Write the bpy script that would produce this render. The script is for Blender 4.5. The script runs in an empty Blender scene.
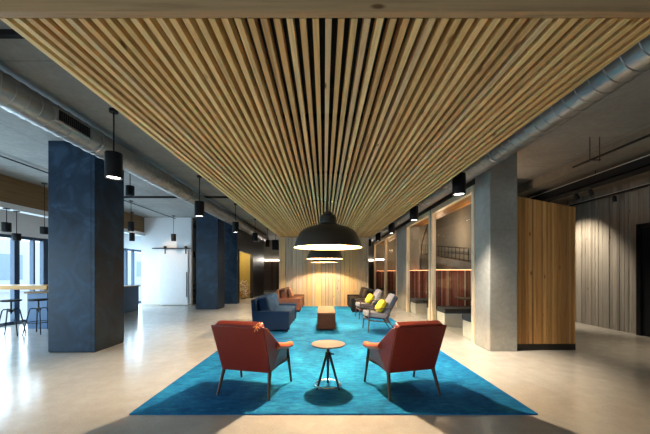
import bpy, bmesh, math, random
from mathutils import Vector, Matrix
random.seed(7)
PI = math.pi
C = bpy.context.scene.collection
S = bpy.context.scene

# ------------------------------------------------------------------ camera, world, light, exposure
cam_d = bpy.data.cameras.new('camera'); cam = bpy.data.objects.new('camera', cam_d); C.objects.link(cam)
cam.location = (0, 0, 1.35); cam.rotation_euler = (PI/2, 0, 0)
cam_d.sensor_width = 36; cam_d.lens = 17; cam_d.shift_x = 0.0015; cam_d.shift_y = 0.0846
cam_d.clip_start = 0.05; cam_d.clip_end = 200
S.camera = cam
w = bpy.data.worlds.new('world'); S.world = w; w.use_nodes = True
bg = w.node_tree.nodes['Background']; bg.inputs[0].default_value = (0.70, 0.85, 1.0, 1); bg.inputs[1].default_value = 2.2
S.view_settings.view_transform = 'Standard'; S.view_settings.look = 'None'
S.view_settings.gamma = 1; S.view_settings.use_curve_mapping = False
S.view_settings.exposure = 0.40

def area(name, loc, rot, sx, sy, e, col):
    d = bpy.data.lights.new(name, 'AREA'); d.shape = 'RECTANGLE'; d.size = sx; d.size_y = sy
    d.energy = e; d.color = col
    o = bpy.data.objects.new(name, d); o.location = loc; o.rotation_euler = rot; C.objects.link(o); return o
def point(name, loc, e, col, r=0.05):
    d = bpy.data.lights.new(name, 'POINT'); d.energy = e; d.color = col; d.shadow_soft_size = r
    o = bpy.data.objects.new(name, d); o.location = loc; C.objects.link(o); return o
def spot(name, loc, tgt, e, col, ang=70, blend=0.6, r=0.05):
    d = bpy.data.lights.new(name, 'SPOT'); d.energy = e; d.color = col; d.shadow_soft_size = r
    d.spot_size = math.radians(ang); d.spot_blend = blend
    o = bpy.data.objects.new(name, d); o.location = loc
    o.rotation_euler = (Vector(tgt)-Vector(loc)).to_track_quat('-Z', 'Y').to_euler(); C.objects.link(o); return o
# daylight through the glazed left side and through the glazed front behind the camera
area('daylight_left', (-8.25, 7.5, 1.2), (0, -PI/2, 0), 2.2, 13.5, 520, (0.55, 0.78, 1.0))
area('daylight_front', (-4.4, -6.3, 1.9), (PI/2, 0, 0), 7, 3.0, 45, (0.72, 0.86, 1.0))
WARM = (1.0, 0.80, 0.55); NEUT = (1.0, 0.88, 0.72)

# ------------------------------------------------------------------ helpers
class MB:
    def __init__(s): s.v = []; s.f = []; s.m = None
    def add(s, vs, fs):
        n = len(s.v)
        s.v += [tuple(s.m @ Vector(p)) if s.m else tuple(p) for p in vs]
        s.f += [tuple(i+n for i in f) for f in fs]; return s
    def box(s, x0, x1, y0, y1, z0, z1):
        return s.add([(x0,y0,z0),(x1,y0,z0),(x1,y1,z0),(x0,y1,z0),(x0,y0,z1),(x1,y0,z1),(x1,y1,z1),(x0,y1,z1)],
            [(0,3,2,1),(4,5,6,7),(0,1,5,4),(1,2,6,5),(2,3,7,6),(3,0,4,7)])
    def hexa(s, b, t):      # bottom quad, top quad (ccw from above)
        return s.add(list(b)+list(t), [(0,3,2,1),(4,5,6,7),(0,1,5,4),(1,2,6,5),(2,3,7,6),(3,0,4,7)])
    def sheet(s, pts, thick):   # planar polygon given a thickness along its normal
        P = [Vector(p) for p in pts]; n = (P[1]-P[0]).cross(P[2]-P[0]).normalized()*thick/2; k = len(P)
        vs = [p-n for p in P]+[p+n for p in P]
        fs = [tuple(reversed(range(k))), tuple(range(k, 2*k))]+[(i,(i+1)%k,(i+1)%k+k,i+k) for i in range(k)]
        return s.add(vs, fs)
    def bar(s, a, b, r0, r1=None, seg=8, cap=True):
        if r1 is None: r1 = r0
        a = Vector(a); b = Vector(b); d = (b-a).normalized()
        u = d.orthogonal().normalized(); v = d.cross(u)
        vs = []
        for c, r in ((a, r0), (b, r1)):
            for i in range(seg):
                t = 2*PI*i/seg + PI/seg; vs.append(c+u*r*math.cos(t)+v*r*math.sin(t))
        fs = [(i,(i+1)%seg,(i+1)%seg+seg,i+seg) for i in range(seg)]
        if cap: fs += [tuple(reversed(range(seg))), tuple(range(seg,2*seg))]
        return s.add(vs, fs)
    def tube(s, pts, r, seg=8, closed=False):
        P = [Vector(p) for p in pts]; n = len(P); vs = []; up = None
        for i, p in enumerate(P):
            if closed: d = (P[(i+1)%n]-P[i-1]).normalized()
            else: d = (P[min(i+1,n-1)]-P[max(i-1,0)]).normalized()
            if up is None: up = d.orthogonal().normalized()
            u = (up - d*up.dot(d)).normalized(); v = d.cross(u); up = u
            vs += [p+u*r*math.cos(2*PI*k/seg)+v*r*math.sin(2*PI*k/seg) for k in range(seg)]
        fs = []
        for i in range(n if closed else n-1):
            a = i*seg; b = ((i+1)%n)*seg
            fs += [(a+k, a+(k+1)%seg, b+(k+1)%seg, b+k) for k in range(seg)]
        if not closed: fs += [tuple(reversed(range(seg))), tuple(range((n-1)*seg, n*seg))]
        return s.add(vs, fs)
    def lathe(s, prof, seg=32, axis='z', at=(0,0,0)):   # prof: (r, h)
        vs = []; ax = Vector(at)
        for r, h in prof:
            for k in range(seg):
                c = r*math.cos(2*PI*k/seg); d = r*math.sin(2*PI*k/seg)
                vs.append(ax+Vector((c,d,h) if axis == 'z' else (c,h,-d)))
        fs = []
        for i in range(len(prof)-1):
            a = i*seg; b = a+seg
            fs += [(a+k,a+(k+1)%seg,b+(k+1)%seg,b+k) for k in range(seg)]
        if prof[0][0] > 1e-4: fs.append(tuple(reversed(range(seg))))
        if prof[-1][0] > 1e-4: fs.append(tuple(range((len(prof)-1)*seg, len(prof)*seg)))
        return s.add(vs, fs)
    def pillow(s, c, dx, dy, dz, e=0.35, R=None, n=20):   # superellipsoid with full sizes dx dy dz
        R = R or Matrix.Identity(3); c = Vector(c)
        f = lambda t: math.copysign(abs(t)**e, t)
        vs = []; fs = []; m = n
        for i in range(m+1):
            ph = -PI/2+PI*i/m
            for k in range(2*n):
                th = 2*PI*k/(2*n)
                p = Vector((dx/2*f(math.cos(ph))*f(math.cos(th)), dy/2*f(math.cos(ph))*f(math.sin(th)), dz/2*f(math.sin(ph))))
                vs.append(c+R@p)
        for i in range(m):
            a = i*2*n; b = a+2*n
            fs += [(a+k,a+(k+1)%(2*n),b+(k+1)%(2*n),b+k) for k in range(2*n)]
        return s.add(vs, fs)

def obj(name, mb, mat, parent=None, bevel=0, smooth=False, seg=2, label=None, sub=0):
    if parent and parent.name.split('.')[0] in ('lounge_armchair', 'easy_chair', 'side_table'): mb.v = [(a, b, max(c, 0.0)) for a, b, c in mb.v]
    me = bpy.data.meshes.new(name); me.from_pydata(mb.v, [], mb.f)
    bm = bmesh.new(); bm.from_mesh(me)
    bmesh.ops.remove_doubles(bm, verts=bm.verts, dist=1e-6)
    bmesh.ops.recalc_face_normals(bm, faces=bm.faces); bm.to_mesh(me); bm.free()
    me.materials.append(mat)
    o = bpy.data.objects.new(name, me); C.objects.link(o)
    if parent: o.parent = parent
    if bevel:
        b = o.modifiers.new('b', 'BEVEL'); b.width = bevel; b.segments = seg; b.limit_method = 'ANGLE'; b.angle_limit = math.radians(40)
    if smooth or bevel:
        for p in me.polygons: p.use_smooth = True
        try: me.set_sharp_from_angle(angle=math.radians(40))
        except Exception: pass
    if label: o['label'] = label
    return o
def thing(name, label, cat, loc=(0,0,0), rotz=0, group=None):
    o = bpy.data.objects.new(name, None); C.objects.link(o); o.empty_display_size = 0.1
    o.location = loc; o.rotation_euler = (0, 0, rotz); o['label'] = label; o['category'] = cat
    if group: o['group'] = group
    return o
def tag(o, label, cat, group=None):
    o['label'] = label; o['category'] = cat
    if group: o['group'] = group
    return o
def struct(name, mb, mat, label, cat, bevel=0, parent=None, smooth=False):
    o = obj(name, mb, mat, parent, bevel, smooth)
    if not parent: o['kind'] = 'structure'; o['label'] = label; o['category'] = cat
    return o
def dup(root, loc, rotz=None, label=None, group=None):
    r = root.copy(); C.objects.link(r); r.location = loc
    if rotz is not None: r.rotation_euler = (0, 0, rotz)
    if label: r['label'] = label
    if group: r['group'] = group
    for ch in list(root.children):
        c = ch.copy(); C.objects.link(c); c.parent = r
        for g in list(ch.children):
            d = g.copy(); C.objects.link(d); d.parent = c
    return r

# ------------------------------------------------------------------ materials
def new_mat(name):
    m = bpy.data.materials.new(name); m.use_nodes = True
    nt = m.node_tree; return m, nt, nt.nodes['Principled BSDF']
def N(nt, t, **kw):
    n = nt.nodes.new(t)
    for k, v in kw.items(): setattr(n, k, v)
    return n
def ramp(nt, fac, stops, const=False):
    r = N(nt, 'ShaderNodeValToRGB'); el = r.color_ramp.elements
    while len(el) < len(stops): el.new(0.5)
    for e, (p, c) in zip(el, stops): e.position = p; e.color = (*c, 1)
    if const: r.color_ramp.interpolation = 'CONSTANT'
    nt.links.new(fac, r.inputs[0]); return r.outputs[0]
def coords(nt, scale=(1,1,1), rnd=False):
    tc = N(nt, 'ShaderNodeTexCoord'); mp = N(nt, 'ShaderNodeMapping'); mp.inputs['Scale'].default_value = scale
    nt.links.new(tc.outputs['Object'], mp.inputs[0])
    if rnd:
        g = N(nt, 'ShaderNodeNewGeometry'); mul = N(nt, 'ShaderNodeMath', operation='MULTIPLY'); mul.inputs[1].default_value = 37
        cb = N(nt, 'ShaderNodeCombineXYZ'); nt.links.new(g.outputs['Random Per Island'], mul.inputs[0])
        for i in range(3): nt.links.new(mul.outputs[0], cb.inputs[i])
        nt.links.new(cb.outputs[0], mp.inputs['Location'])
    return mp.outputs[0]
def noise(nt, vec, scale, detail=5, rough=0.6, dist=0):
    n = N(nt, 'ShaderNodeTexNoise'); n.inputs['Scale'].default_value = scale; n.inputs['Detail'].default_value = detail
    n.inputs['Roughness'].default_value = rough; n.inputs['Distortion'].default_value = dist
    nt.links.new(vec, n.inputs[0]); return n.outputs[0]
def mix(nt, fac, a, b, mode='MIX'):
    m = N(nt, 'ShaderNodeMix', data_type='RGBA', blend_type=mode)
    for s, v in ((m.inputs[0], fac), (m.inputs[6], a), (m.inputs[7], b)):
        if isinstance(v, (int, float)): s.default_value = v
        elif isinstance(v, tuple): s.default_value = (*v, 1)
        else: nt.links.new(v, s)
    return m.outputs[2]
def bump(nt, p, h, strength=0.2, dist=0.01):
    b = N(nt, 'ShaderNodeBump'); b.inputs['Strength'].default_value = strength; b.inputs['Distance'].default_value = dist
    nt.links.new(h, b.inputs['Height']); nt.links.new(b.outputs[0], p.inputs['Normal'])
def plain(name, col, rough=0.5, metal=0, nscale=20, var=0.12, bmp=0.05, spec=0.5):
    m, nt, p = new_mat(name); v = coords(nt); n = noise(nt, v, nscale)
    c = ramp(nt, n, [(0.3, tuple(x*(1-var) for x in col)), (0.7, tuple(min(1, x*(1+var)) for x in col))])
    nt.links.new(c, p.inputs['Base Color']); p.inputs['Roughness'].default_value = rough; p.inputs['Metallic'].default_value = metal
    p.inputs['Specular IOR Level'].default_value = spec
    if bmp: bump(nt, p, n, bmp)
    return m
def emis(name, col, st):
    m, nt, p = new_mat(name); p.inputs['Base Color'].default_value = (*col, 1)
    p.inputs['Emission Color'].default_value = (*col, 1); p.inputs['Emission Strength'].default_value = st; return m
def wood(name, cols, grain=(40, 40, 1.5), rough=0.55, knots=True, spread=1.0):
    m, nt, p = new_mat(name); v = coords(nt, grain, True)
    g = N(nt, 'ShaderNodeNewGeometry')
    n = noise(nt, v, 1.0, 6, 0.65, 0.6)
    if len(cols) == 1: cols = cols*2
    k = len(cols); st = [(i/k, c) for i, c in enumerate(cols)]
    base = ramp(nt, g.outputs['Random Per Island'], st, True)
    gr = ramp(nt, n, [(0.30, (0.55,0.50,0.45)), (0.5, (0.95,0.94,0.92)), (0.75, (1.12,1.1,1.06))])
    c = mix(nt, 0.8, base, gr, 'MULTIPLY')
    if knots:
        ks = tuple(6.0 if s > 5 else 2.2 for s in grain)
        vo = N(nt, 'ShaderNodeTexVoronoi'); vo.inputs['Scale'].default_value = 1.0
        nt.links.new(coords(nt, ks, True), vo.inputs[0])
        kk = ramp(nt, vo.outputs['Distance'], [(0.05, (0.28,0.16,0.08)), (0.11, (1,1,1))])
        c = mix(nt, 0.9, c, kk, 'MULTIPLY')
    nt.links.new(c, p.inputs['Base Color']); p.inputs['Roughness'].default_value = rough; p.inputs['Specular IOR Level'].default_value = 0.25; bump(nt, p, n, 0.15)
    return m
def concrete(name, a, b, rough=0.7, seams=None):
    m, nt, p = new_mat(name); v = coords(nt)
    n1 = noise(nt, v, 0.9, 8, 0.65, 0.5); n2 = noise(nt, v, 14, 6, 0.7)
    c = ramp(nt, n1, [(0.3, a), (0.7, b)])
    c = mix(nt, 0.35, c, ramp(nt, n2, [(0.35, (0.6,0.6,0.6)), (0.65, (1.1,1.1,1.1))]), 'MULTIPLY')
    if seams:
        br = N(nt, 'ShaderNodeTexBrick'); br.offset = 0; br.inputs['Scale'].default_value = 1
        br.inputs['Brick Width'].default_value = seams[0]; br.inputs['Row Height'].default_value = seams[1]; br.inputs['Mortar Size'].default_value = 0.006
        br.inputs['Color1'].default_value = br.inputs['Color2'].default_value = (1,1,1,1); br.inputs['Mortar'].default_value = (0.45,0.45,0.45,1)
        nt.links.new(v, br.inputs[0]); c = mix(nt, 0.8, c, br.outputs[0], 'MULTIPLY')
    nt.links.new(c, p.inputs['Base Color']); p.inputs['Roughness'].default_value = rough; bump(nt, p, n2, 0.15)
    return m

M = {}
M['slat'] = wood('slat_timber', [(0.76,0.49,0.19),(0.88,0.60,0.26),(0.82,0.55,0.23),(0.93,0.67,0.31),(0.76,0.54,0.28),(0.70,0.43,0.17)], (30, 1.2, 30))
M['header'] = wood('header_timber', [(0.46,0.29,0.14)], (1.0, 40, 30))
M['plank'] = wood('reclaimed_planks', [(0.56,0.40,0.20),(0.48,0.38,0.25),(0.64,0.45,0.22),(0.42,0.35,0.26),(0.60,0.42,0.21),(0.52,0.37,0.20),(0.50,0.42,0.31)], (30, 30, 1.1))
M['amber'] = wood('amber_planks', [(0.60,0.31,0.10),(0.48,0.24,0.075),(0.68,0.38,0.13),(0.52,0.27,0.085),(0.62,0.34,0.12),(0.38,0.19,0.065)], (30, 30, 1.1), 0.45)
M['greyplank'] = wood('weathered_boards', [(0.30,0.265,0.22),(0.26,0.235,0.20),(0.34,0.30,0.25),(0.28,0.25,0.21),(0.21,0.19,0.165)], (22, 22, 0.9), 0.7)
M['darkplank'] = wood('dark_boards', [(0.10,0.06,0.045),(0.16,0.10,0.07),(0.07,0.045,0.035)], (22, 22, 0.9), 0.45)
M['frame'] = wood('pale_timber', [(0.85,0.70,0.50),(0.80,0.64,0.44)], (25, 25, 2), 0.5, False)
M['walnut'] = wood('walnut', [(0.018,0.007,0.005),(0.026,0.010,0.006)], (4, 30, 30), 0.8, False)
M['walnutlit'] = wood('walnut_lit_top', [(0.10,0.06,0.035)], (4, 30, 30), 0.75, False)  # walnut in a lighter tone, lamplight on the coffee table top painted in
M['legwood'] = wood('leg_wood', [(0.06,0.028,0.014)], (30, 30, 3), 0.4, False)
M['tabletop'] = wood('oak_top', [(0.50,0.26,0.07)], (1.5, 30, 30), 0.4, False)
M['brownpanel'] = wood('brown_panel', [(0.24,0.15,0.07)], (30, 1, 20), 0.6, False)
M['conc_ceiling'] = concrete('ceiling_concrete', (0.22,0.22,0.21), (0.34,0.335,0.315), 0.85, (2.4, 3.2))
M['conc_dark'] = concrete('dark_concrete', (0.20,0.18,0.145), (0.29,0.26,0.21), 0.85)
M['conc_col'] = concrete('column_concrete', (0.24,0.23,0.195), (0.40,0.385,0.34), 0.7)
M['conc_warm'] = concrete('warm_concrete', (0.22,0.20,0.165), (0.32,0.285,0.23), 0.8)
M['white'] = plain('white_paint', (0.80,0.81,0.82), 0.6, 0, 8, 0.02, 0.02)
M['offwhite'] = plain('bench_plaster', (0.62,0.58,0.50), 0.6, 0, 8, 0.05, 0.03)
M['black'] = plain('black_metal', (0.006,0.006,0.007), 0.45, 0, 30, 0.2, 0.02, 0.3)
M['blackmatte'] = plain('black_matte', (0.010,0.010,0.011), 0.75, 0, 30, 0.2, 0.0, 0.2)
M['blackbrown'] = plain('charcoal_panels', (0.020,0.013,0.010), 0.4, 0, 3, 0.3, 0.02)
M['shade'] = plain('lamp_black', (0.018,0.018,0.016), 0.5, 0, 30, 0.1, 0.0)
M['shadein'] = plain('lamp_glow_inside', (0.78,0.50,0.20), 0.6, 0, 30, 0.02, 0.0)  # white inside tinted yellow to carry the bulb's warm glow
M['felt'] = plain('charcoal_felt', (0.05,0.048,0.045), 0.95, 0, 60, 0.1, 0.0, 0.1)
M['chrome'] = plain('brushed_metal', (0.7,0.7,0.7), 0.25, 1, 40, 0.1, 0.0)
M['bluecounter'] = plain('blue_counter', (0.03,0.085,0.18), 0.5, 0, 4, 0.1, 0.02)
M['mullion'] = plain('window_frame_paint', (0.015,0.045,0.09), 0.45, 0, 10, 0.1, 0.0)
def duct_mat():
    m, nt, p = new_mat('galvanised_duct'); v = coords(nt, (6, 1.6, 6)); n = noise(nt, v, 1.2, 3)
    nt.links.new(ramp(nt, n, [(0.3,(0.28,0.28,0.27)),(0.7,(0.44,0.43,0.41))]), p.inputs['Base Color'])
    p.inputs['Metallic'].default_value = 0.75; p.inputs['Roughness'].default_value = 0.4; return m
M['duct'] = duct_mat()
def steel_blue():
    m, nt, p = new_mat('blackened_blue_steel'); v = coords(nt)
    n = noise(nt, v, 2.2, 8, 0.65, 1.4)
    nt.links.new(ramp(nt, n, [(0.35,(0.005,0.014,0.028)),(0.52,(0.010,0.030,0.060)),(0.66,(0.026,0.060,0.105))]), p.inputs['Base Color'])
    p.inputs['Specular IOR Level'].default_value = 0.3; nt.links.new(ramp(nt, n, [(0.3,(0.35,)*3),(0.7,(0.55,)*3)]), p.inputs['Roughness'])
    bump(nt, p, n, 0.05); return m
M['steel'] = steel_blue()
def floor_mat():
    m, nt, p = new_mat('polished_concrete'); v = coords(nt)
    n1 = noise(nt, v, 0.35, 8, 0.6, 0.8); n2 = noise(nt, v, 5, 8, 0.7, 0.3); n3 = noise(nt, v, 60, 3, 0.7)
    c = ramp(nt, n1, [(0.3,(0.42,0.39,0.345)),(0.7,(0.55,0.515,0.46))])
    c = mix(nt, 0.5, c, ramp(nt, n2, [(0.3,(0.78,0.76,0.73)),(0.7,(1.1,1.1,1.1))]), 'MULTIPLY')
    c = mix(nt, 0.25, c, ramp(nt, n3, [(0.35,(0.7,0.7,0.7)),(0.6,(1.1,1.1,1.1))]), 'MULTIPLY')
    nt.links.new(c, p.inputs['Base Color'])
    nt.links.new(ramp(nt, n2, [(0.3,(0.12,)*3),(0.7,(0.24,)*3)]), p.inputs['Roughness'])
    p.inputs['Specular IOR Level'].default_value = 0.75; return m
M['floor'] = floor_mat()
def rug_mat():
    m, nt, p = new_mat('overdyed_blue_rug'); v = coords(nt)
    n1 = noise(nt, v, 1.1, 8, 0.7, 0.8); n2 = noise(nt, coords(nt, (1, 3.2, 1)), 7, 8, 0.75, 0.4); n3 = noise(nt, v, 90, 3)
    c = ramp(nt, n1, [(0.30,(0.002,0.055,0.16)),(0.5,(0.004,0.115,0.29)),(0.70,(0.015,0.20,0.43))])
    c = mix(nt, 0.75, c, ramp(nt, n2, [(0.34,(0.35,0.42,0.50)),(0.5,(0.95,0.95,0.95)),(0.64,(2.2,1.6,1.25))]), 'MULTIPLY')
    c = mix(nt, 0.3, c, ramp(nt, n3, [(0.3,(0.6,0.6,0.6)),(0.7,(1.2,1.2,1.2))]), 'MULTIPLY')
    nt.links.new(c, p.inputs['Base Color']); p.inputs['Roughness'].default_value = 0.95; p.inputs['Specular IOR Level'].default_value = 0.1
    bump(nt, p, n3, 0.5, 0.004); return m
M['rug'] = rug_mat()
M['redleather'] = plain('red_leather', (0.20,0.020,0.008), 0.42, 0, 60, 0.12, 0.12)
M['litleather'] = plain('lit_red_leather', (0.42,0.075,0.015), 0.38, 0, 60, 0.12, 0.1)  # same red leather, with the light on the arm pads put into its colour
M['orange'] = plain('orange_cord', (0.85,0.28,0.05), 0.6)
M['navy'] = plain('navy_felt', (0.006,0.017,0.045), 0.9, 0, 120, 0.25, 0.2, 0.04)
M['denim'] = plain('denim_felt', (0.009,0.024,0.060), 1.0, 0, 120, 0.25, 0.2, 0.04)
M['brownleather'] = plain('brown_leather', (0.10,0.032,0.014), 0.5, 0, 40, 0.2, 0.1)
M['blackleather'] = plain('black_leather', (0.005,0.005,0.006), 0.6, 0, 40, 0.2, 0.1, 0.15)
M['greyfab'] = plain('grey_wool', (0.16,0.165,0.20), 0.95, 0, 140, 0.2, 0.2, 0.2)
M['yellow'] = plain('yellow_fabric', (0.70,0.55,0.015), 0.8, 0, 60, 0.1, 0.1)
M['cushiondark'] = plain('charcoal_cushion', (0.045,0.04,0.04), 0.8, 0, 60, 0.2, 0.1)
M['tablestone'] = plain('pale_grey_top', (0.10,0.084,0.080), 0.7, 0, 60, 0.1, 0.02, 0.15)
M['stripe'] = wood('striped_upholstery', [(0.33,0.06,0.045),(0.42,0.10,0.07),(0.14,0.03,0.025),(0.72,0.56,0.38),(0.36,0.09,0.06),(0.26,0.09,0.05),(0.06,0.03,0.03)], (60,60,60), 0.85, False)
M['yellowwall'] = plain('yellow_lit_wall', (0.55,0.42,0.13), 0.7, 0, 6, 0.05, 0.02)  # yellow of the alcove's warm light put into the wall colour
M['led'] = emis('led_warm', (1.0,0.36,0.15), 7)
M['ledwhite'] = emis('led_white', (1.0,0.93,0.82), 9)
M['bulb'] = emis('bulb', (1.0,0.82,0.5), 14)
M['lens'] = emis('downlight_lens', (1.0,0.95,0.88), 9)
M['branch'] = plain('pale_branch', (0.75,0.68,0.58), 0.6)
M['rust'] = plain('rust_branch', (0.40,0.10,0.04), 0.6)
M['pave'] = plain('outdoor_paving', (0.42,0.44,0.46), 0.8)
M['shopglass'] = plain('far_glass', (0.30,0.42,0.55), 0.3)
M['facade'] = plain('pale_facade', (0.62,0.68,0.74), 0.8)
def glass_mat():
    m = bpy.data.materials.new('clear_pane'); m.use_nodes = True; nt = m.node_tree; nt.nodes.clear()
    out = N(nt, 'ShaderNodeOutputMaterial'); mx = N(nt, 'ShaderNodeMixShader'); lw = N(nt, 'ShaderNodeLayerWeight'); lw.inputs[0].default_value = 0.5; fr = N(nt, 'ShaderNodeMath', operation='POWER'); fr.inputs[1].default_value = 6.5; nt.links.new(lw.outputs['Facing'], fr.inputs[0])
    tr = N(nt, 'ShaderNodeBsdfTransparent'); tr.inputs[0].default_value = (0.95,0.97,0.96,1); gl = N(nt, 'ShaderNodeBsdfGlossy'); gl.inputs['Roughness'].default_value = 0.02
    nt.links.new(fr.outputs[0], mx.inputs[0]); nt.links.new(tr.outputs[0], mx.inputs[1]); nt.links.new(gl.outputs[0], mx.inputs[2]); nt.links.new(mx.outputs[0], out.inputs[0])
    return m
M['glass'] = glass_mat()

# ------------------------------------------------------------------ the shell
CE = 3.55
struct('floor', MB().box(-8.1, 6.9, -6.0, 21.3, -0.15, 0), M['floor'], 'polished beige concrete floor running through the whole lounge', 'floor')
struct('ceiling', MB().box(-8.1, 6.9, -6.0, 21.3, CE, CE+0.2), M['conc_ceiling'], 'grey concrete slab ceiling above the ducts', 'ceiling')
# dark lowered ceiling to the right
struct('trim_1', MB().box(4.95, 6.78, -6.0, 21.1, 3.34, CE), M['conc_dark'], 'dark dropped soffit along the right side of the ceiling', 'soffit')
# right wall of vertical boards with a black door opening
mb = MB(); y = -5.9; random.seed(3)
while y < 21:
    wd = random.choice([0.05, 0.07, 0.10, 0.13]); t = random.uniform(0, 0.018)
    if not (5.45 < y+wd/2 < 6.6): mb.box(6.78-t, 6.86, y, y+wd-0.007, 0, 3.34)
    else: mb.box(6.78-t, 6.86, y, y+wd-0.006, 2.38, 3.34)
    y += wd
struct('wall_right_backing', MB().box(6.80, 6.95, -6, 21.3, 0, 3.34), M['blackmatte'], 'dark backing seen in the gaps of the grey board wall', 'wall')
struct('wall_right', mb, M['greyplank'], 'right wall of weathered grey vertical boards', 'wall')
d = struct('door_1', MB().box(6.70, 6.77, 5.36, 5.45, 0, 2.36).box(6.70, 6.77, 6.50, 6.59, 0, 2.36).box(6.70, 6.77, 5.36, 6.59, 2.29, 2.37), M['black'], 'black framed door in the grey board wall at the right edge', 'door')
struct('door_leaf', MB().box(6.74, 6.775, 5.45, 6.50, 0.01, 2.29), M['blackmatte'], '', '', parent=d)
struct('door_handle', MB().bar((6.70,5.55,0.9),(6.70,5.55,1.25),0.012).bar((6.70,5.55,0.95),(6.75,5.55,0.95),0.008).bar((6.70,5.55,1.2),(6.75,5.55,1.2),0.008), M['chrome'], '', '', parent=d)
# end wall at the far back: light plaster above dark boards, white light strip between
struct('wall_back', MB().box(-8.1, 6.9, 21.12, 21.3, 0, CE), M['conc_warm'], 'pale plaster end wall far behind the timber screen', 'wall')
mb = MB(); x = -6
while x < 6:
    wd = random.choice([0.14, 0.18, 0.22]); mb.box(x, x+wd-0.01, 21.06-random.uniform(0, .015), 21.12, 0.12, 2.10); x += wd
struct('trim_2', mb, M['darkplank'], 'dark board wainscot on the far end wall below the light strip', 'wainscot')
struct('baseboard_back', MB().box(-6, 6, 21.03, 21.12, 0, 0.12), M['conc_warm'], 'pale skirting at the foot of the far wainscot', 'baseboard')
for xa, xb, lb in ((-6, -1.9, 'long white light strip on the far end wall left of the plank wall'), (2.7, 3.4, 'short white light strip on the far end wall right of the plank wall')):
    o = obj('light_strip', MB().box(xa, xb, 21.00, 21.05, 2.12, 2.17), M['ledwhite']); tag(o, lb, 'light strip', 'white light strips on the far end wall')
for xx in (-3.6, 2.3): area('strip_glow', (xx, 20.95, 2.2), (-PI/2, 0, 0), 1.6, 0.08, 14, (1,0.93,0.82))
# unseen front wall: glazed on the left, closed on the right to cut light
mb = MB().box(-8.1, 6.9, -6.1, -6.0, 3.3, CE).box(-0.8, 6.9, -6.1, -6.0, 0, 3.3)
struct('wall_front', mb, M['white'], 'front wall with a wide glazed opening', 'wall')
mb = MB()
for i in range(4): mb.box(-8.1+i*2.35, -8.02+i*2.35, -6.08, -6.02, 0, 3.3)
struct('window_3', mb, M['mullion'], 'glazed front with slim dark mullions', 'window')

# left side: glazed wall, pier, bulkhead
mb = MB().box(-8.12, -8.0, -6, 21.3, 2.30, CE).box(-8.12, -8.0, 8.95, 9.7, 0, 2.30).box(-8.12, -8.0, 16, 21.3, 0, 2.3)
struct('wall_left', mb, M['white'], 'white left wall above and between the street windows', 'wall')
def win(name, y0, y1, ms, label):
    f = MB().box(-8.08, -8.0, y0, y1, 2.22, 2.30).box(-8.08, -8.0, y0, y1, 0, 0.08)
    for m_, wd in ms: f.box(-8.08, -7.97, m_, m_+wd, 0, 2.30)
    s = struct(name, f, M['mullion'], label, 'window')
    struct('window_pane', MB().box(-8.05, -8.04, y0, y1, 0.08, 2.22), M['glass'], '', '', parent=s)
win('window_1', -6, 8.95, [(-5.9,.08),(-2.5,.08),(0.5,.08),(3.2,.08),(5.6,.08),(7.9,.14),(8.42,.05),(8.72,.22)], 'floor to ceiling street window with dark blue mullions behind the bar stools')
win('window_2', 9.7, 16, [(9.7,.1),(11.0,.08),(12.35,.12),(12.85,.06),(13.9,.08),(15.9,.1)], 'street window seen between the front dark blue column and the white wall')
struct('trim_3', MB().box(-7.35, -7.25, -6, 12.38, 2.93, CE), M['brownpanel'], 'brown timber bulkhead hanging above the window bar', 'bulkhead')
struct('trim_4', MB().box(-7.45, -7.22, -6, 12.38, 2.80, 2.93), M['white'], 'white lighting trough under the brown bulkhead', 'trough')
# white wall block with sliding door
struct('wall_white', MB().box(-7.38, -5.36, 12.4, 12.55, 0, CE), M['white'], 'white wall block carrying the sliding door', 'wall')
struct('wall_white_return', MB().box(-7.38, -5.15, 15.0, 15.12, 0, CE).box(-7.38, -7.30, 12.55, 15.0, 0, CE), M['white'], 'white wall set back behind the sliding door wall', 'wall')
struct('baseboard_white', MB().box(-7.38, -5.36, 12.385, 12.4, 0, 0.05), M['offwhite'], 'thin skirting under the white wall', 'baseboard')
# charcoal wall with the yellow-lit doorway; its end is blue steel
Y1, Y2 = 13.35, 15.85
mb = MB().box(-3.82, -3.70, 13.10, Y1, 0, CE).box(-3.82, -3.70, Y1, Y2, 2.26, CE).box(-3.82, -3.70, Y2, 18.9, 0, CE).box(-5.2,-3.82,18.78,18.9,0,CE)
struct('wall_charcoal', mb, M['blackbrown'], 'charcoal panelled wall with a tall opening behind the blue columns', 'wall')
mb = MB().box(-4.95, -4.85, 13.2, 16.2, 0, 2.5).box(-4.85,-3.82,16.1,16.2,0,2.5).box(-4.85,-3.82,13.12,13.2,0,2.5).box(-4.85, -3.82, 13.2, 16.1, 2.42, 2.5)
struct('wall_alcove', mb, M['yellowwall'], 'alcove toned yellow for its warm light, inside the charcoal wall opening', 'wall')
mb = MB().box(-3.70,-3.67,Y1-.06,Y1,0,2.30).box(-3.70,-3.67,Y2,Y2+.06,0,2.30).box(-3.70,-3.67,Y1-.06,Y2+.06,2.26,2.32)
struct('door_2', mb, M['blackbrown'], 'charcoal lining of the opening to the yellow alcove', 'door')
point('alcove_light_b', (-4.1, 15.3, 2.3), 14, (1.0,0.85,0.55), 0.12)
point('alcove_light', (-4.35, 14.2, 2.3), 16, (1.0,0.85,0.55), 0.15)
struct('wall_blue_end', MB().box(-4.6, -3.68, 13.0, 13.10, 0, CE), M['steel'], 'dark blue steel end of the charcoal wall', 'wall')

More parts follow.
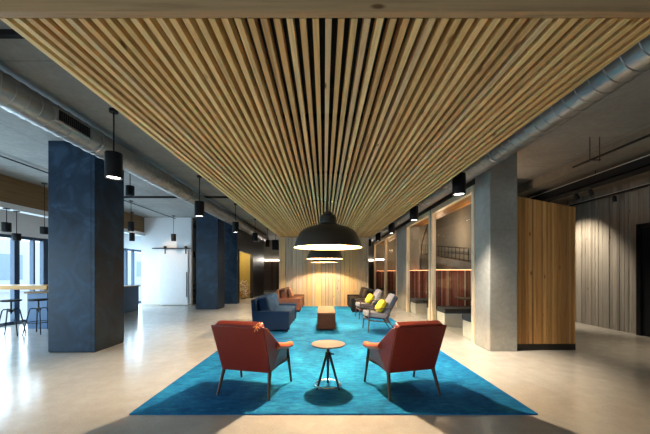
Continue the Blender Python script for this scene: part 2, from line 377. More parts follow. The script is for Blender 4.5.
# booth side
struct('wall_booth', MB().box(4.25, 4.37, 5.45, 7.2, 0, 2.45).box(4.25, 4.37, 7.2, 19, 0, CE), M['conc_warm'], 'rough concrete wall behind the booths', 'wall')
struct('wall_booth_end', MB().box(2.94, 4.25, 17.45, 17.55, 0, CE), M['conc_warm'], 'concrete wall closing the booth row', 'wall')
# amber wood screen beside the concrete column
mb = MB(); x = 3.325; random.seed(5); top = lambda X: 2.66-(X-3.32)*0.19
while x < 4.34:
    wd = min(random.choice([0.028, 0.036, 0.045, 0.06]), 4.37-x); t = random.uniform(0, 0.012)
    a, b = x, x+wd-0.007
    mb.hexa([(a,5.30-t,0.11),(b,5.30-t,0.11),(b,5.36,0.11),(a,5.36,0.11)], [(a,5.30-t,top(a)),(b,5.30-t,top(b)),(b,5.36,top(b)),(a,5.36,top(a))]); x += wd
t_ = thing('timber_screen', 'tall screen of narrow amber brown boards beside the front concrete column', 'wood screen', (3.82, 5.36, 0))
def P(o): # bake world coords into parent's local space (no rotation)
    o.location = tuple(-c for c in o.parent.location); return o
P(obj('board_face', mb, M['amber'], t_))
P(obj('plinth', MB().box(3.33, 4.35, 5.31, 5.37, 0, 0.11), M['blackbrown'], t_))
P(obj('core', MB().hexa([(3.33,5.36,0.0),(4.36,5.36,0.0),(4.36,5.44,0.0),(3.33,5.44,0.0)], [(3.33,5.36,2.64),(4.36,5.36,2.46),(4.36,5.44,2.46),(3.33,5.44,2.64)]), M['blackbrown'], t_))

# timber slat wall at the end of the rug
mb = MB(); x = -1.77; random.seed(11)
while x < 1.75:
    wd = min(random.choice([0.12, 0.16, 0.20, 0.26]), 1.77-x); mb.box(x, x+wd-0.014, 12.12-random.uniform(0, 0.02), 12.2, 0, 2.72); x += wd
struct('wall_timber', mb, M['plank'], 'end wall of pale reclaimed vertical planks at the far end of the rug', 'wall')
struct('wall_timber_core', MB().box(-1.76, 1.76, 12.2, 12.36, 0, CE), M['blackbrown'], 'core of the pale plank wall', 'wall')

# ------------------------------------------------------------------ slatted ceiling raft
SC = thing('slatted_ceiling', 'suspended raft of pale timber slats fanning over the whole seating area', 'slatted ceiling', (0.05, 6.9, 2.72))
mb = MB(); x = -1.755; sp = 0.0705
while x < 1.86:
    mb.box(x, x+0.0345, 1.66, 12.1, 2.72, 2.80); x += sp
P(obj('slat_panel', mb, M['slat'], SC))
P(obj('header_beam', MB().box(-2.3, 2.4, 1.615, 1.655, 2.72, 3.0), M['header'], SC))
P(obj('backing_panel', MB().box(-1.70, 1.82, 1.66, 12.1, 2.99, 3.0), M['felt'], SC))
for yy in (2.9, 4.55, 6.4, 8.9, 11.2):
    P(obj('support_bar', MB().box(-1.72, 1.84, yy, yy+0.045, 2.80, 2.845), M['blackmatte'], SC))
for yy in (4.0, 9.0):
    for xx in (-1.5, 1.6):
        P(obj('hanger_rod', MB().bar((xx, yy, 3.0), (xx, yy, CE), 0.008), M['black'], SC))

# ------------------------------------------------------------------ columns
def blue_col(y0, label):
    c = thing('clad_column', label, 'column', (-4.23, y0+0.38, 0), 0, 'dark blue steel clad columns')
    P(obj('cladding', MB().box(-4.62, -3.84, y0, y0+0.755, 0.015, CE), M['steel'], c, 0.004))
    P(obj('plinth', MB().box(-4.61, -3.85, y0+0.01, y0+0.745, 0, 0.015), M['blackmatte'], c))
    P(obj('corner_seam', MB().box(-3.905, -3.90, y0-0.0015, y0+0.001, 0.015, CE), M['blackmatte'], c))
blue_col(5.14, 'massive dark blue steel clad column nearest the camera, left of the rug')
blue_col(11.1, 'second dark blue steel clad column, beside the white sliding door')
def conc_col(x0, x1, y0, y1, label):
    c = thing('concrete_column', label, 'column', ((x0+x1)/2, (y0+y1)/2, 0), 0, 'square concrete columns')
    P(obj('shaft', MB().box(x0, x1, y0, y1, 0, CE), M['conc_col'], c, 0.012))
    P(obj('form_joint', MB().box(x0-0.001, x1+0.001, y0-0.001, y0+0.02, 2.06, 2.068), M['conc_dark'], c))
conc_col(2.82, 3.29, 5.22, 5.74, 'square grey concrete column nearest the camera, beside the amber board screen')
conc_col(2.84, 3.30, 10.62, 11.95, 'grey concrete column farther back, between the timber framed bays')

# ------------------------------------------------------------------ ducts, pipes, tracks
def duct(X, Zc, r, y0, y1, label, vent=False):
    t = thing('ventilation_duct', label, 'duct', (X, (y0+y1)/2, Zc)); prof = [(r*0.9, y0)]; y = y0
    while y < y1:
        prof += [(r, y), (r, y+0.135), (r+0.006, y+0.14), (r+0.006, y+0.148), (r, y+0.153)]; y += 0.155
    P(obj('duct_body', MB().lathe(prof, 36, 'y', (X, 0, Zc)), M['duct'], t, smooth=True))
    k = y0+0.8
    while k < y1:
        P(obj('hanger_strap', MB().lathe([(r+0.008, k), (r+0.014, k), (r+0.014, k+0.03), (r+0.008, k+0.03)], 36, 'y', (X, 0, Zc)).box(X-0.006, X+0.006, k+0.01, k+0.02, Zc+r, CE), M['chrome'], t)); k += 3.1
    if vent:
        g = P(obj('vent_grille', MB().box(X+r*0.72, X+r*1.08, 3.80, 4.36, Zc-0.10, Zc+0.06), M['conc_ceiling'], t))
        mb = MB()
        for i in range(16): mb.box(X+r*1.08, X+r*1.08+0.008, 3.83+i*0.032, 3.85+i*0.032, Zc-0.08, Zc+0.045)
        obj('louvre', mb, M['blackmatte'], g)
duct(-3.5, 3.33, 0.178, -5.5, 18.5, 'large round galvanised duct with a black vent grille, on the left side', True)
duct(2.62, 3.19, 0.175, -5.5, 18.5, 'large round galvanised duct along the right edge of the slatted raft')
def rod(name, a, b, r, mat, label, cat, group=None):
    o = obj(name, MB().bar(a, b, r, seg=10), mat); return tag(o, label, cat, group)
rod('ceiling_pipe', (3.35, -5, 3.46), (3.35, 4.7, 3.46), 0.02, M['chrome'], 'thin bright pipe under the ceiling just right of the right duct', 'pipe')
rod('ceiling_conduit', (-6.0, -5, 3.50), (-6.0, 12.38, 3.50), 0.014, M['black'], 'thin dark conduit on the left ceiling leading toward the white wall', 'conduit')
rod('ceiling_conduit', (4.4, -5, 3.20), (4.4, 5.42, 3.20), 0.018, M['black'], 'thin dark conduit hung on two rods above the amber board screen', 'conduit')
t = thing('conduit_hanger', 'pair of thin rods hanging from the right ceiling to the dark conduit', 'hanger', (4.45, 5.0, 3.2))
for xx in (4.33, 4.49): P(obj('rod', MB().bar((xx, 5.0, 3.15), (xx, 5.0, CE), 0.006), M['black'], t))
P(obj('clamp', MB().box(4.32, 4.50, 4.985, 5.015, 3.165, 3.18), M['black'], t))
# black tracks across the ceiling
for xa, xb, yy, lb in ((-5.9, -1.9, 2.78, 'black track across the ceiling near the front corner of the raft'), (-6.2, -1.9, 8.9, 'black track across the ceiling between the two blue columns')):
    o = obj('ceiling_track', MB().box(xa, xb, yy, yy+0.05, CE-0.05, CE), M['blackmatte']); tag(o, lb, 'track')
# cable tray and wall rail on the right
t = thing('cable_tray', 'black cable tray with a bright upper lip hanging under the right ceiling', 'cable tray', (5.4, 5, 3.1))
P(obj('tray', MB().box(5.30, 5.60, -5, 16, 3.09, 3.11).box(5.30, 5.315, -5, 16, 3.09, 3.25).box(5.585, 5.60, -5, 16, 3.09, 3.25), M['blackmatte'], t))
P(obj('lip', MB().box(5.292, 5.306, -5, 16, 3.25, 3.262), M['offwhite'], t))
for yy in (3, 6, 9): P(obj('hanger_rod', MB().bar((5.31, yy, 3.25), (5.31, yy, 3.34), 0.007), M['black'], t))
def spot_head(parent, x, y, z, dx, dy):
    a = Vector((x, y, z)); dv = Vector((dx, dy, -1)).normalized()
    h = obj('spot_head', MB().bar(a, a+dv*0.13, 0.035, 0.04, 12).bar((x, y, z+0.06), a+dv*0.04, 0.008), M['black'], parent); P(h) if parent else None
    return h
t2 = thing('wall_rail', 'slim light rail with a spotlight head along the top of the grey board wall', 'light rail', (6.6, 6, 3.1))
P(obj('rail', MB().box(6.55, 6.60, -5, 12, 3.10, 3.13), M['black'], t2)); P(obj('lip', MB().box(6.545, 6.60, -5, 12, 3.13, 3.142), M['offwhite'], t2))
for yy in (3, 7, 11): P(obj('bracket', MB().box(6.57, 6.78, yy, yy+0.03, 3.142, 3.16), M['black'], t2))
for yy in (6.95, 9.4): spot_head(t2, 6.57, yy, 3.07, 0.1, 0)
for yy in (6.3, 6.65): spot_head(t, 5.45, yy, 3.05, 0.5, 0.1)

# ------------------------------------------------------------------ lights
def cyl_pendant():
    t = thing('cylinder_pendant', 'x', 'pendant light', (0,0,0))
    obj('canopy', MB().lathe([(0.055, 3.51), (0.055, CE)], 20), M['black'], t)
    obj('stem', MB().bar((0,0,2.98), (0,0,3.52), 0.010), M['black'], t)
    obj('housing', MB().lathe([(0.0,2.96),(0.10,2.96),(0.104,2.95),(0.104,2.62),(0.094,2.62),(0.090,2.645),(0.0,2.645)], 28), M['black'], t, smooth=True)
    obj('lens', MB().lathe([(0.0,2.636),(0.082,2.636),(0.082,2.644),(0,2.644)], 24), M['lens'], t)
    return t
cp = None
LX, RX = -2.85, 2.22
names = [('left', y) for y in (4.16, 7.02, 9.88, 12.7, 15.5)] + [('right', y) for y in (5.05, 7.57, 10.1, 12.6, 15.1)]
ordw = ['nearest', 'second', 'third', 'fourth', 'farthest']
for i, (sd, yy) in enumerate(names):
    lb = f"black cylinder pendant {'left' if sd=='left' else 'right'} of the slatted raft, {ordw[i%5]} from the camera in its row" if i % 5 else f"large looking black cylinder pendant {sd} of the slatted raft, nearest the camera"
    X = LX if sd == 'left' else RX
    if cp is None: cp = cyl_pendant(); cp.location = (X, yy, 0); cp['label'] = lb; cp['group'] = 'cylinder pendants along the slatted raft'
    else: dup(cp, (X, yy, 0), None, lb, 'cylinder pendants along the slatted raft')
    spot('downlight', (X, yy, 2.62), (X, yy, 0), 460 if (sd == 'right' and i == 5) else 150, NEUT, 82, 0.8, 0.06)
# smaller pendants over the bar side
def small_pendant(loc, zb, zt, top, label, w_=0.085):
    t = thing('small_pendant', label, 'pendant light', (loc[0], loc[1], zb), 0, 'small pendants over the bar side')
    P(obj('housing', MB().lathe([(0,zt),(w_*.97,zt),(w_,zt-.01),(w_,zb),(w_*.85,zb),(w_*.85,zb+.02),(0,zb+.02)], 20, 'z', (loc[0],loc[1],0)), M['black'], t, smooth=True))
    P(obj('stem', MB().bar((loc[0],loc[1],zt-.01),(loc[0],loc[1],top),0.008), M['black'], t))
    P(obj('canopy', MB().lathe([(0.06,top-.02),(0.06,top)], 16, 'z', (loc[0],loc[1],0)), M['black'], t))
def at(px, py, Y): return ((px-324)/307*Y, Y, 1.35+(272-py)/307*Y)
for px, yb, yt, Y, lb in ((131, 231, 222, 9.5, 'small black pendant just right of the front blue column, the upper one of two'),
                          (132, 241, 233, 11.3, 'small black pendant just right of the front blue column, the lower one of two'),
                          (173.5, 241, 234, 12.0, 'small black pendant hanging in front of the white sliding door wall'),
                          (130, 196, 186, 6.6, 'black pendant half hidden behind the front blue column'),
                          (16.5, 240.5, 233.5, 7.3, 'small black pendant on a long stem over the bar stools'),
                          (6.5, 232, 222.5, 7.0, 'black pendant at the left edge over the oak bar table'),
                          (44.5, 234, 227, 7.6, 'black pendant against the left edge of the front blue column')):
    X, _, zb = at(px, yb, Y); zt = at(px, yt, Y)[2]
    tp = CE if X > -7.2 else (2.80 if X < -7.2 and X > -7.46 else CE)
    small_pendant((X, Y), zb, zt, tp, lb, 0.09 if Y > 7.5 else 0.085)
t = thing('ceiling_speaker', 'black box speaker hanging at the far left end of the slatted raft', 'speaker', (-2.2, 13.9, 2.35))
P(obj('cabinet', MB().box(-2.34,-2.06,13.8,14.05,2.35,2.80), M['black'], t, 0.01)); P(obj('bracket', MB().bar((-2.2,13.9,2.79),(-2.2,13.9,CE),0.012), M['black'], t)); P(obj('grille', MB().box(-2.31,-2.09,13.79,13.80,2.38,2.77), M['blackmatte'], t))

def dome(X, Y, label, first=[None]):
    if first[0] is None:
        t = thing('dome_pendant', label, 'pendant lamp', (X, Y, 1.69), 0, 'big dome pendants over the rug')
        prof = [(0.475,0.0),(0.474,0.012),(0.458,0.06),(0.432,0.13),(0.402,0.19),(0.357,0.24),(0.29,0.275),(0.21,0.298),(0.145,0.318),(0.120,0.340),(0.116,0.43),(0.095,0.455),(0.055,0.468),(0.050,0.50),(0.02,0.505),(0.0,0.505)]
        n = len(prof)
        mb = MB().lathe(prof, 64); 
        mb.f = mb.f[:-1] if len(mb.f[-1]) > 4 else mb.f
        mb.f = [f for f in mb.f if len(f) <= 4]
        obj('shade', mb, M['shade'], t, smooth=True)
        inner = [(0.4745,0.0)]+[(r-0.008, h-0.006) for r, h in prof[1:9]]+[(0.0,0.305)]
        mi = MB().lathe(inner, 64); mi.f = [f for f in mi.f if len(f) <= 4]
        obj('reflector', mi, M['shadein'], t, smooth=True)
        obj('bulb', MB().pillow((0,0,0.31), 0.11, 0.11, 0.07, 1.0, None, 10), M['bulb'], t, smooth=True)
        obj('socket', MB().bar((0,0,0.31),(0,0,0.34),0.022), M['black'], t)
        obj('cord', MB().bar((0,0,0.49),(0,0,1.02),0.011), M['black'], t)
        first[0] = t
    else: t = dup(first[0], (X, Y, 1.69), None, label)
    point('dome_lamp', (X, Y, 1.69+0.235), 420 if Y < 8.5 else 270, WARM, 0.035)
dome(0.056, 4.3, 'big black dome pendant nearest the camera, glowing warm underneath')
dome(0.02, 8.0, 'middle black dome pendant hanging behind the nearest one')
dome(0.02, 10.85, 'farthest black dome pendant in front of the pale plank wall')
# accent light
spot('door_wash', (-6.0, 11.3, 3.3), (-6.1, 12.4, 1.6), 60, (1.0,0.70,0.42), 65, 0.9, 0.04)
spot('door_wash_b', (-7.0, 11.3, 3.3), (-7.25, 12.4, 1.4), 16, (1.0,0.86,0.7), 60, 0.9, 0.04)
spot('wall_wash', (5.6, 7.9, 3.02), (6.78, 8.05, 1.35), 280, (1.0,0.88,0.70), 85, 0.75, 0.04)
spot('floor_bounce_fill', (5.5, 4.6, 3.02), (6.2, 4.6, 0.0), 150, (1.0,0.82,0.58), 80, 0.9, 0.04)  # unseen spot aimed at the floor so its bounce lifts the ceiling
for yy in (7.1, 9.5, 13.5, 16.5): point('booth_fill', (3.6, yy, 2.5), 24, (1.0,0.68,0.42), 0.1)  # added fill lamps to brighten the dark bays, no fitting modelled

# ------------------------------------------------------------------ rug
rug = obj('area_rug', MB().hexa([(-1.84,2.9,0.0),(2.02,2.9,0.0),(1.9,12.0,0.0),(-1.76,12.0,0.0)], [(-1.84,2.9,0.012),(2.02,2.9,0.012),(1.9,12.0,0.012),(-1.76,12.0,0.012)]), M['rug'])
tag(rug, 'long overdyed bright blue rug under all the lounge seating', 'rug')
RZ = 0.012

# ------------------------------------------------------------------ red armchairs
def red_chair(label, strap=False):
    t = thing('lounge_armchair', label, 'armchair', (0,0,0))
    lm, lw = M['redleather'], M['legwood']
    # outer back shell
    mb = MB().sheet([(-.280,-.20,.265),(.280,-.20,.265),(.292,-.40,.785),(-.292,-.40,.785)], .022)
    obj('back_shell', mb, lm, t, .008)
    for s in (-1, 1):
        pts = [(s*.268,-.20,.30),(s*.292,-.40,.80),(s*.305,-.34,.775),(s*.335,-.06,.53),(s*.335,.10,.46),(s*.30,.20,.30)]
        if s < 0: pts = pts[::-1]
        # split into near-planar pieces
        q = [(s*.280,-.20,.265),(s*.292,-.40,.785),(s*.300,-.33,.760),(s*.335,-.04,.52)]
        q2 = [(s*.280,-.20,.265),(s*.335,-.04,.52),(s*.335,.16,.46),(s*.300,.20,.30)]
        obj('side_wing', MB().sheet(q, .02).sheet(q2, .02), lm, t, .006)
        # arm pad
        mbp = MB().tube([(s*.320,-.12,.545),(s*.338,-.02,.515),(s*.342,.10,.485),(s*.340,.20,.470),(s*.336,.265,.464)], .044, 12)
        mbp.v = [(x, y, .49+(z-.49)*.85) for x, y, z in mbp.v]
        obj('arm_pad', mbp, M['litleather'], t, smooth=True, label='red leather arm pad with a lit tone in its colour')
        lg = MB().bar((s*.322,.20,.455),(s*.335,.31,.0),.021,.012,10); obj('leg', lg, lw, t, smooth=True)
        lg = MB().bar((s*.265,-.17,.335),(s*.300,-.275,.0),.024,.013,10); obj('leg', lg, lw, t, smooth=True)
        obj('side_rail', MB().bar((s*.328,.262,.30),(s*.270,-.19,.295),.014), lw, t)
    obj('seat_frame', MB().box(-.27,.27,-.19,.24,.285,.305), lw, t, .005)
    obj('front_rail', MB().bar((-.328,.262,.30),(.328,.262,.30),.014), lw, t)
    R = Matrix.Rotation(math.radians(-4), 3, 'X')
    obj('seat_cushion', MB().pillow((0,.06,.375), .55, .54, .15, .3, R), lm, t, smooth=True)
    R = Matrix.Rotation(math.radians(22), 3, 'X')
    obj('back_cushion', MB().pillow((0,-.275,.600), .53, .085, .455, .11, R), lm, t, smooth=True)
    if strap:
        obj('cord_tie', MB().tube([(.20,-.425,.785),(.235,-.43,.80),(.275,-.43,.775)], .006).tube([(.215,-.425,.74),(.235,-.43,.795),(.25,-.43,.75)], .006).tube([(.235,-.43,.80),(.24,-.40,.82),(.24,-.34,.81)], .006).tube([(.27,-.43,.83),(.235,-.43,.797)], .006), M['orange'], t)
    return t
r1 = red_chair('red leather lounge armchair left of the small round table, orange cord on its back corner', True)
r1.location = (-.80, 3.53, RZ); r1.rotation_euler = (0,0,math.radians(-14))
r2 = red_chair('red leather lounge armchair right of the small round table, seen from behind'); r2.location = (.90, 3.53, RZ); r2.rotation_euler = (0,0,math.radians(15))
for r in (r1, r2): r['group'] = 'red leather lounge armchairs'

# side table
t = thing('side_table', 'small round side table on a black tripod between the two red armchairs', 'side table', (.047, 3.57, RZ))
obj('tabletop', MB().lathe([(0,.488),(.185,.488),(.197,.496),(.197,.504),(.190,.508),(0,.508)], 48), M['tablestone'], t, smooth=True)
obj('stem', MB().bar((0,0,.28),(0,0,.49),.016,seg=12), M['black'], t, smooth=True)
obj('collar', MB().lathe([(.0,.36),(.034,.36),(.034,.40),(.024,.415),(.0,.415)], 20).bar((.03,0,.385),(.07,.0,.385),.008), M['black'], t, smooth=True)
for k, a in enumerate((215, 325, 90)):
    a = math.radians(a); c, s = math.cos(a), math.sin(a)
    obj('leg', MB().bar((.02*c,.02*s,.385),(.155*c,.155*s,.0),.016,.013,10), M['black'], t, smooth=True)
obj('foot_ring', MB().tube([(.150*math.cos(2*PI*i/40),.150*math.sin(2*PI*i/40),.035) for i in range(40)], .008, 8, True), M['chrome'], t, smooth=True, label='bright metal foot ring')

# coffee table
t = thing('coffee_table', 'low rectangular walnut block table in the middle of the blue rug', 'coffee table', (.055, 7.6, RZ))
P(obj('carcass', MB().box(-.15,.26,6.95,8.27,RZ+.05,.40), M['walnut'], t, .004)); P(obj('tabletop', MB().box(-.155,.265,6.94,8.28,.40,.425), M['walnutlit'], t, .003))
P(obj('plinth', MB().box(-.10,.21,7.02,8.2,RZ,RZ+.05), M['blackmatte'], t))

# ------------------------------------------------------------------ sofas (built facing +X, near end toward the camera)
def sofa(name, label, L, mat, mat2, loc, flip=False, pillows=()):
    s = -1 if flip else 1
    t = thing(name, label, 'sofa', loc)
    def bx(a, b, *r): a, b = sorted((s*a, s*b)); return MB().box(a, b, *r)
    D = .41; h = L/2
    obj('base', bx(-D+.02, D-.03, -h+.03, h-.03, .06, .26), mat, t, .015)
    for sy in (-1, 1):
        ya, yb = sorted((sy*h, sy*(h-.13)))
        obj('armrest', bx(-D, D, ya, yb, .05, .465), mat, t, .022, seg=3)
    pts_b = [(s*-D, -h+.02, .06),(s*(-D+.16), -h+.02, .06),(s*(-D+.16), h-.02, .06),(s*-D, h-.02, .06)]
    pts_t = [(s*(-D-.05), -h+.05, .72),(s*(-D+.06), -h+.05, .72),(s*(-D+.06), h-.05, .72),(s*(-D-.05), h-.05, .72)]
    obj('backrest', MB().hexa(pts_b, pts_t), mat, t, .03, seg=3)
    n = 2; w_ = (L-.28)/n
    for k in range(n):
        yc = -h+.14+w_*(k+.5)
        obj('seat_cushion', MB().pillow((s*.07, yc, .345), .66, w_-.01, .18, .25), mat2, t, smooth=True)
        R = Matrix.Rotation(math.radians(s*-14), 3, 'Y')
        obj('back_cushion', MB().pillow((s*-.19, yc, .565), .28, w_-.02, .40, .42, R), mat2, t, smooth=True)
    for sx in (-1, 1):
        for sy in (-1, 1):
            obj('foot', MB().box(sx*.34-.03, sx*.34+.03, sy*(h-.08)-.03, sy*(h-.08)+.03, 0, .06), M['blackmatte'], t)
    return t
sofa('sofa', 'navy blue fabric sofa on the left half of the rug', 1.75, M['navy'], M['denim'], (-1.18, 7.68, RZ))
sofa('sofa', 'brown leather sofa on the rug beyond the navy one', 1.8, M['brownleather'], M['brownleather'], (-1.18, 11.12, RZ))
sofa('sofa', 'black leather sofa at the far right of the rug behind the grey chairs', 1.8, M['blackleather'], M['blackleather'], (1.31, 11.05, RZ), True)
tp = thing('throw_pillow', 'tan leather pillow standing on the brown sofa', 'pillow', (-1.16, 10.62, .60)); obj('cover', MB().pillow((0,0,.04), .13, .38, .34, .5, Matrix.Rotation(math.radians(-22), 3, 'Y')), plain('tan_leather', (0.25,0.10,0.045), 0.5), tp, smooth=True)

# ------------------------------------------------------------------ grey easy chairs facing -X
def easy_chair(label):
    t = thing('easy_chair', label, 'armchair', (0,0,0), 0, 'grey wooden framed easy chairs'); w_ = M['legframe']
    for s in (-1, 1):
        obj('leg', MB().bar((-.27,s*.29,.50),(-.31,s*.29,0),.017,.013,8), w_, t, smooth=True)
        obj('leg', MB().bar((.10,s*.29,.34),(.32,s*.29,0),.020,.013,8), w_, t, smooth=True)
        obj('armrest', MB().sheet([(-.33,s*.29-.03,.51),(.22,s*.29-.022,.535),(.22,s*.29+.022,.535),(-.33,s*.29+.03,.51)], .022), w_, t, .008)
        obj('side_rail', MB().bar((-.29,s*.29,.27),(.18,s*.29,.22),.014), w_, t)
        obj('back_post', MB().bar((.08,s*.25,.24),(.38,s*.22,.76),.016,.013), w_, t)
        obj('arm_post', MB().bar((.20,s*.29,.53),(.17,s*.28,.36),.012), w_, t)
    obj('cross_rail', MB().bar((-.29,-.29,.27),(-.29,.29,.27),.014).bar((.16,-.29,.23),(.16,.29,.23),.014), w_, t)
    R = Matrix.Rotation(math.radians(7), 3, 'Y')
    obj('seat_cushion', MB().pillow((-.07,0,.365), .54, .50, .12, .3, R), M['greyfab'], t, smooth=True)
    R = Matrix.Rotation(math.radians(30), 3, 'Y')
    obj('back_cushion', MB().pillow((.225,0,.59), .11, .48, .52, .3, R), M['greyfab'], t, smooth=True)
    return t
M['legframe'] = plain('grey_brown_timber', (0.06,0.038,0.03), 0.45, 0, 20, 0.1, 0.02)
e1 = easy_chair('grey cushioned wooden easy chair nearer the camera, right of the walnut coffee table'); e1.location = (1.26, 7.08, RZ); e1.rotation_euler = (0,0,math.radians(4))
e2 = dup(e1, (1.28, 8.98, RZ), math.radians(4), 'grey cushioned wooden easy chair farther back, beside the black leather sofa')
def pillow_y(loc, label):
    p = thing('throw_pillow', label, 'pillow', loc, math.radians(8), 'yellow pillows on the easy chairs')
    R = Matrix.Rotation(math.radians(32), 3, 'Y')
    obj('cover', MB().pillow((0,0,.10), .13, .36, .30, .6, R), M['yellow'], p, smooth=True)
pillow_y((1.30, 7.05, .475), 'yellow pillow on the nearer grey easy chair'); pillow_y((1.32, 8.95, .475), 'yellow pillow on the farther grey easy chair')

# ------------------------------------------------------------------ timber framed bays and booths
PX = 2.83
def bay(n, y0, y1, label):
    f = MB().box(PX, PX+.10, y0, y0+.10, 0, 3.0).box(PX, PX+.10, y1-.10, y1, 0, 3.0).box(PX, PX+.10, y0+.10, y1-.10, 2.88, 3.0)
    s = struct(f'window_{n}', f, M['frame'], label, 'glazed partition')
    struct('window_pane', MB().box(PX+.045, PX+.052, y0+.10, y1-.10, 0.0, 2.88), M['glass'], '', '', parent=s)
bay(4, 5.80, 8.14, 'pale timber framed glazed bay right behind the front concrete column')
bay(5, 8.22, 10.58, 'pale timber framed glazed bay between the first bay and the far concrete column')
bay(6, 12.0, 14.3, 'pale timber framed glazed bay just past the far concrete column')
bay(7, 14.36, 17.4, 'farthest pale timber framed glazed bay')
struct('trim_5', MB().box(PX, PX+.10, 5.78, 17.4, 3.0, CE).box(PX+.02, PX+.08, 8.14, 8.22, 0, 3.0), M['blackbrown'], 'dark bulkhead over the timber framed bays', 'bulkhead')
mb = MB(); x = 3.0
while x < 3.34:
    for ya, yb in ((5.85,10.55),(12.0,17.4)): mb.box(x, x+.035, ya, yb, 2.90, 2.96)
    x += .07
mb2 = obj('slatted_soffit', mb, M['amber']); tag(mb2, 'narrow strip of timber slats under the ceiling of the booths', 'slatted soffit')
# booth benches
BXR = 4.2
def bench(yback, sgn, label, back=True, grp='striped booth benches'):
    # sgn=+1: the bench faces the camera (back at yback, seat toward -Y)
    t = thing('booth_bench', label, 'bench', (3.5, yback, 0), 0, grp)
    f = lambda a, b: sorted((yback-sgn*a, yback-sgn*b))
    ya, yb = f(.02, .60); P(obj('base', MB().box(2.96, BXR, ya, yb, 0, .33), M['offwhite'], t, .005))
    ya, yb = f(.10, .64); P(obj('seat_cushion', MB().box(2.95, BXR, ya, yb, .33, .46), M['cushiondark'], t, .02))
    if back:
        ya, yb = f(.0, .09); mb = MB(); x = 2.95
        while x < BXR-.01:
            mb.box(x, x+.030, ya, yb, .46, 1.40); x += .032
        P(obj('striped_back', mb, M['stripe'], t, .005))
        P(obj('light_strip', MB().box(2.96, BXR, ya+.02, yb-.02, 1.402, 1.412), M['led'], t))
bench(8.14, 1, 'striped booth bench facing the camera in the bay behind the front concrete column')
bench(5.95, -1, 'low booth bench with its back to the front concrete column', False)
bench(8.20, -1, 'booth bench facing away in the second timber framed bay', False)
bench(10.55, 1, 'striped booth bench facing the camera in the second timber framed bay')
bench(14.28, 1, 'striped booth bench facing the camera in the bay past the far column')
bench(17.35, 1, 'striped booth bench facing the camera in the farthest bay')
for yy, lb in ((7.08, 'booth table in the bay behind the front concrete column'), (9.4, 'booth table in the second timber framed bay')):
    t = thing('booth_table', lb, 'table', (3.6, yy, 0), 0, 'booth tables')
    obj('tabletop', MB().box(-.45,.60,-.30,.30,.72,.75), M['walnutlit'], t, .004); obj('pedestal', MB().bar((0,0,.02),(0,0,.72),.035), M['black'], t); obj('foot', MB().box(-.25,.25,-.22,.22,0,.02), M['black'], t)
# concrete ramp with black railing against the booth wall
t = thing('stair_railing', 'black railing on a sloping concrete ledge seen above the striped booth back', 'railing', (4.12, 9, 1.5))
za = lambda y: 1.60+(y-8.3)*0.11
P(obj('ledge', MB().hexa([(4.0,8.25,za(8.25)-.22),(4.25,8.25,za(8.25)-.22),(4.25,16,za(16)-.22),(4.0,16,za(16)-.22)], [(4.0,8.25,za(8.25)),(4.25,8.25,za(8.25)),(4.25,16,za(16)),(4.0,16,za(16))]), M['conc_warm'], t))
P(obj('handrail', MB().tube([(4.06,8.3,za(8.3)+.38),(4.06,16,za(16)+.38)], .016).tube([(4.06,8.3,za(8.3)+.2),(4.06,16,za(16)+.2)], .009).tube([(4.06,8.3,za(8.3)+.03),(4.06,16,za(16)+.03)], .016), M['black'], t))
y = 8.35
mb = MB()
while y < 15.9: mb.bar((4.06,y,za(y)),(4.06,y,za(y)+.38),.010,seg=6); y += .28
P(obj('balusters', mb, M['black'], t))
t = thing('wall_lamp', 'thin curved black lamp arm behind the glass of the second timber bay', 'lamp', (3.4, 9.9, 0))
P(obj('stem', MB().tube([(3.15,10.0,1.42),(3.16,10.0,1.9),(3.20,10.0,2.3),(3.28,10.0,2.6),(3.38,10.0,2.9)], .014), M['black'], t))

# ------------------------------------------------------------------ left side furniture
# sliding door
t = thing('sliding_door', 'white sliding barn door hanging from a black rail on the white wall', 'sliding door', (-6.0, 12.35, 0))
P(obj('door_panel', MB().box(-6.60,-5.47,12.33,12.37,0.03,2.22), M['white'], t, .004))
P(obj('rail', MB().box(-6.92,-5.37,12.34,12.37,2.28,2.32), M['black'], t))
for xx in (-6.38, -5.55): P(obj('roller', MB().lathe([(0.0,12.31),(.06,12.31),(.06,12.34),(0.0,12.34)], 20, 'y', (xx,0,2.34)).box(xx-.02,xx+.02,12.315,12.33,2.08,2.34), M['black'], t))
P(obj('door_handle', MB().box(-5.53,-5.50,12.30,12.315,.35,1.35).box(-5.53,-5.50,12.315,12.33,.36,.40).box(-5.53,-5.50,12.315,12.33,1.30,1.34), M['black'], t))
t = thing('wall_spotlight', 'black spotlight box between the sliding door and the second blue column', 'spotlight', (-5.6, 13.3, 2.0))
P(obj('housing', MB().box(-5.82,-5.62,13.2,13.4,1.98,2.24), M['black'], t, .01)); P(obj('stem', MB().bar((-5.72,13.3,2.23),(-5.72,13.3,CE),.012), M['black'], t))
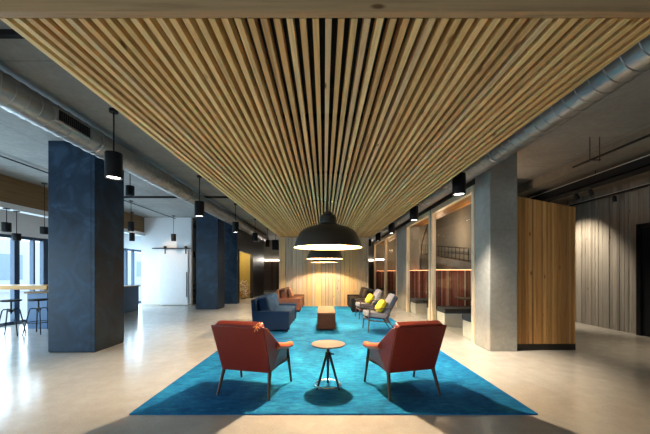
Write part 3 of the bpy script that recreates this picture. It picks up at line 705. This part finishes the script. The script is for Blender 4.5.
# bar island and window bar table
t = thing('bar_island', 'blue panelled bar counter behind the front blue column', 'counter', (-6.8, 9.1, 0))
P(obj('body', MB().box(-7.06,-6.58,7.3,10.9,.0,.84), M['bluecounter'], t, .004)); P(obj('countertop', MB().box(-7.10,-6.54,7.26,10.94,.84,.88), M['brownpanel'], t, .004))
t = thing('bar_table', 'long high oak table above the bar stools at the left edge', 'bar table', (-7.0, 7.15, 0))
P(obj('tabletop', MB().box(-7.95,-6.2,6.86,7.5,.955,1.045), M['tabletop'], t, .004))
for xx in (-7.9,-6.4):
    P(obj('leg', MB().box(xx, xx+.05, 7.12, 7.17, 0, .955), M['black'], t))
def stool(loc, rot, label, first=[None]):
    if first[0] is None:
        t = thing('bar_stool', label, 'stool', loc, rot, 'black bar stools')
        obj('seat', MB().lathe([(0,.72),(.15,.72),(.175,.735),(.175,.75),(.16,.757),(0,.752)], 32), M['blackmatte'], t, smooth=True)
        obj('stem', MB().bar((0,0,.46),(0,0,.72),.016), M['black'], t)
        obj('hub', MB().lathe([(0,.50),(.045,.50),(.045,.56),(0,.56)], 16), M['black'], t)
        for k in range(4):
            a = PI/4+k*PI/2; c, s = math.cos(a), math.sin(a)
            obj('leg', MB().tube([(.03*c,.03*s,.55),(.12*c,.12*s,.56),(.145*c,.145*s,.53),(.25*c,.25*s,0)], .012), M['black'], t, smooth=True)
        obj('foot_ring', MB().tube([(.20*math.cos(2*PI*i/32),.20*math.sin(2*PI*i/32),.25) for i in range(32)], .008, 8, True), M['black'], t, smooth=True)
        first[0] = t
    else: dup(first[0], loc, rot, label)
stool((-6.68, 6.55, 0), .4, 'black bar stool at the left edge in front of the oak table')
stool((-6.28, 6.75, 0), .1, 'black bar stool partly hidden by the front blue column')
stool((-5.72, 13.4, 0), .6, 'black stool between the white sliding door and the second blue column')
# sculpture in the alcove
t = thing('branch_sculpture', 'pale and rust coloured bundle of branches standing in the yellow alcove', 'sculpture', (-4.08, 15.5, 0))
random.seed(21)
for nm, mt, k in (('pale_branches', M['branch'], 46), ('rust_branches', M['rust'], 22)):
    mb = MB()
    for i in range(k):
        h = random.uniform(.1, .85); sp_ = .26*(1-h*.75)
        a = Vector((random.uniform(-1,1)*sp_, random.uniform(-1,1)*sp_, h)); dv = Vector((random.uniform(-1,1), random.uniform(-1,1), random.uniform(-.3,1.2))).normalized()*random.uniform(.12,.28)
        b = a+dv; b.z = max(b.z, .02); mb.bar(a, b, .024, .010, 6)
    obj(nm, mb, mt, t)
obj('stem', MB().bar((0,0,0),(0,0,.85),.02,.01), M['branch'], t); obj('foot', MB().lathe([(.14,0),(.14,.02)], 20), M['black'], t)

# ------------------------------------------------------------------ outdoors beyond the left windows
struct('ground', MB().box(-60, -8.12, -30, 60, -0.25, -0.05), M['pave'], 'grey pavement outside the street windows', 'pavement')
t = thing('street_building', 'pale building across the street seen through the left window', 'building', (-24, 20, 0))
P(obj('facade', MB().box(-28,-22,2,44,-0.05,3.6), M['facade'], t))
mb = MB()
for i in range(10): mb.box(-22.02,-21.98,4+i*4,6.4+i*4,.8,2.6)
P(obj('shopfront', mb, M['shopglass'], t))
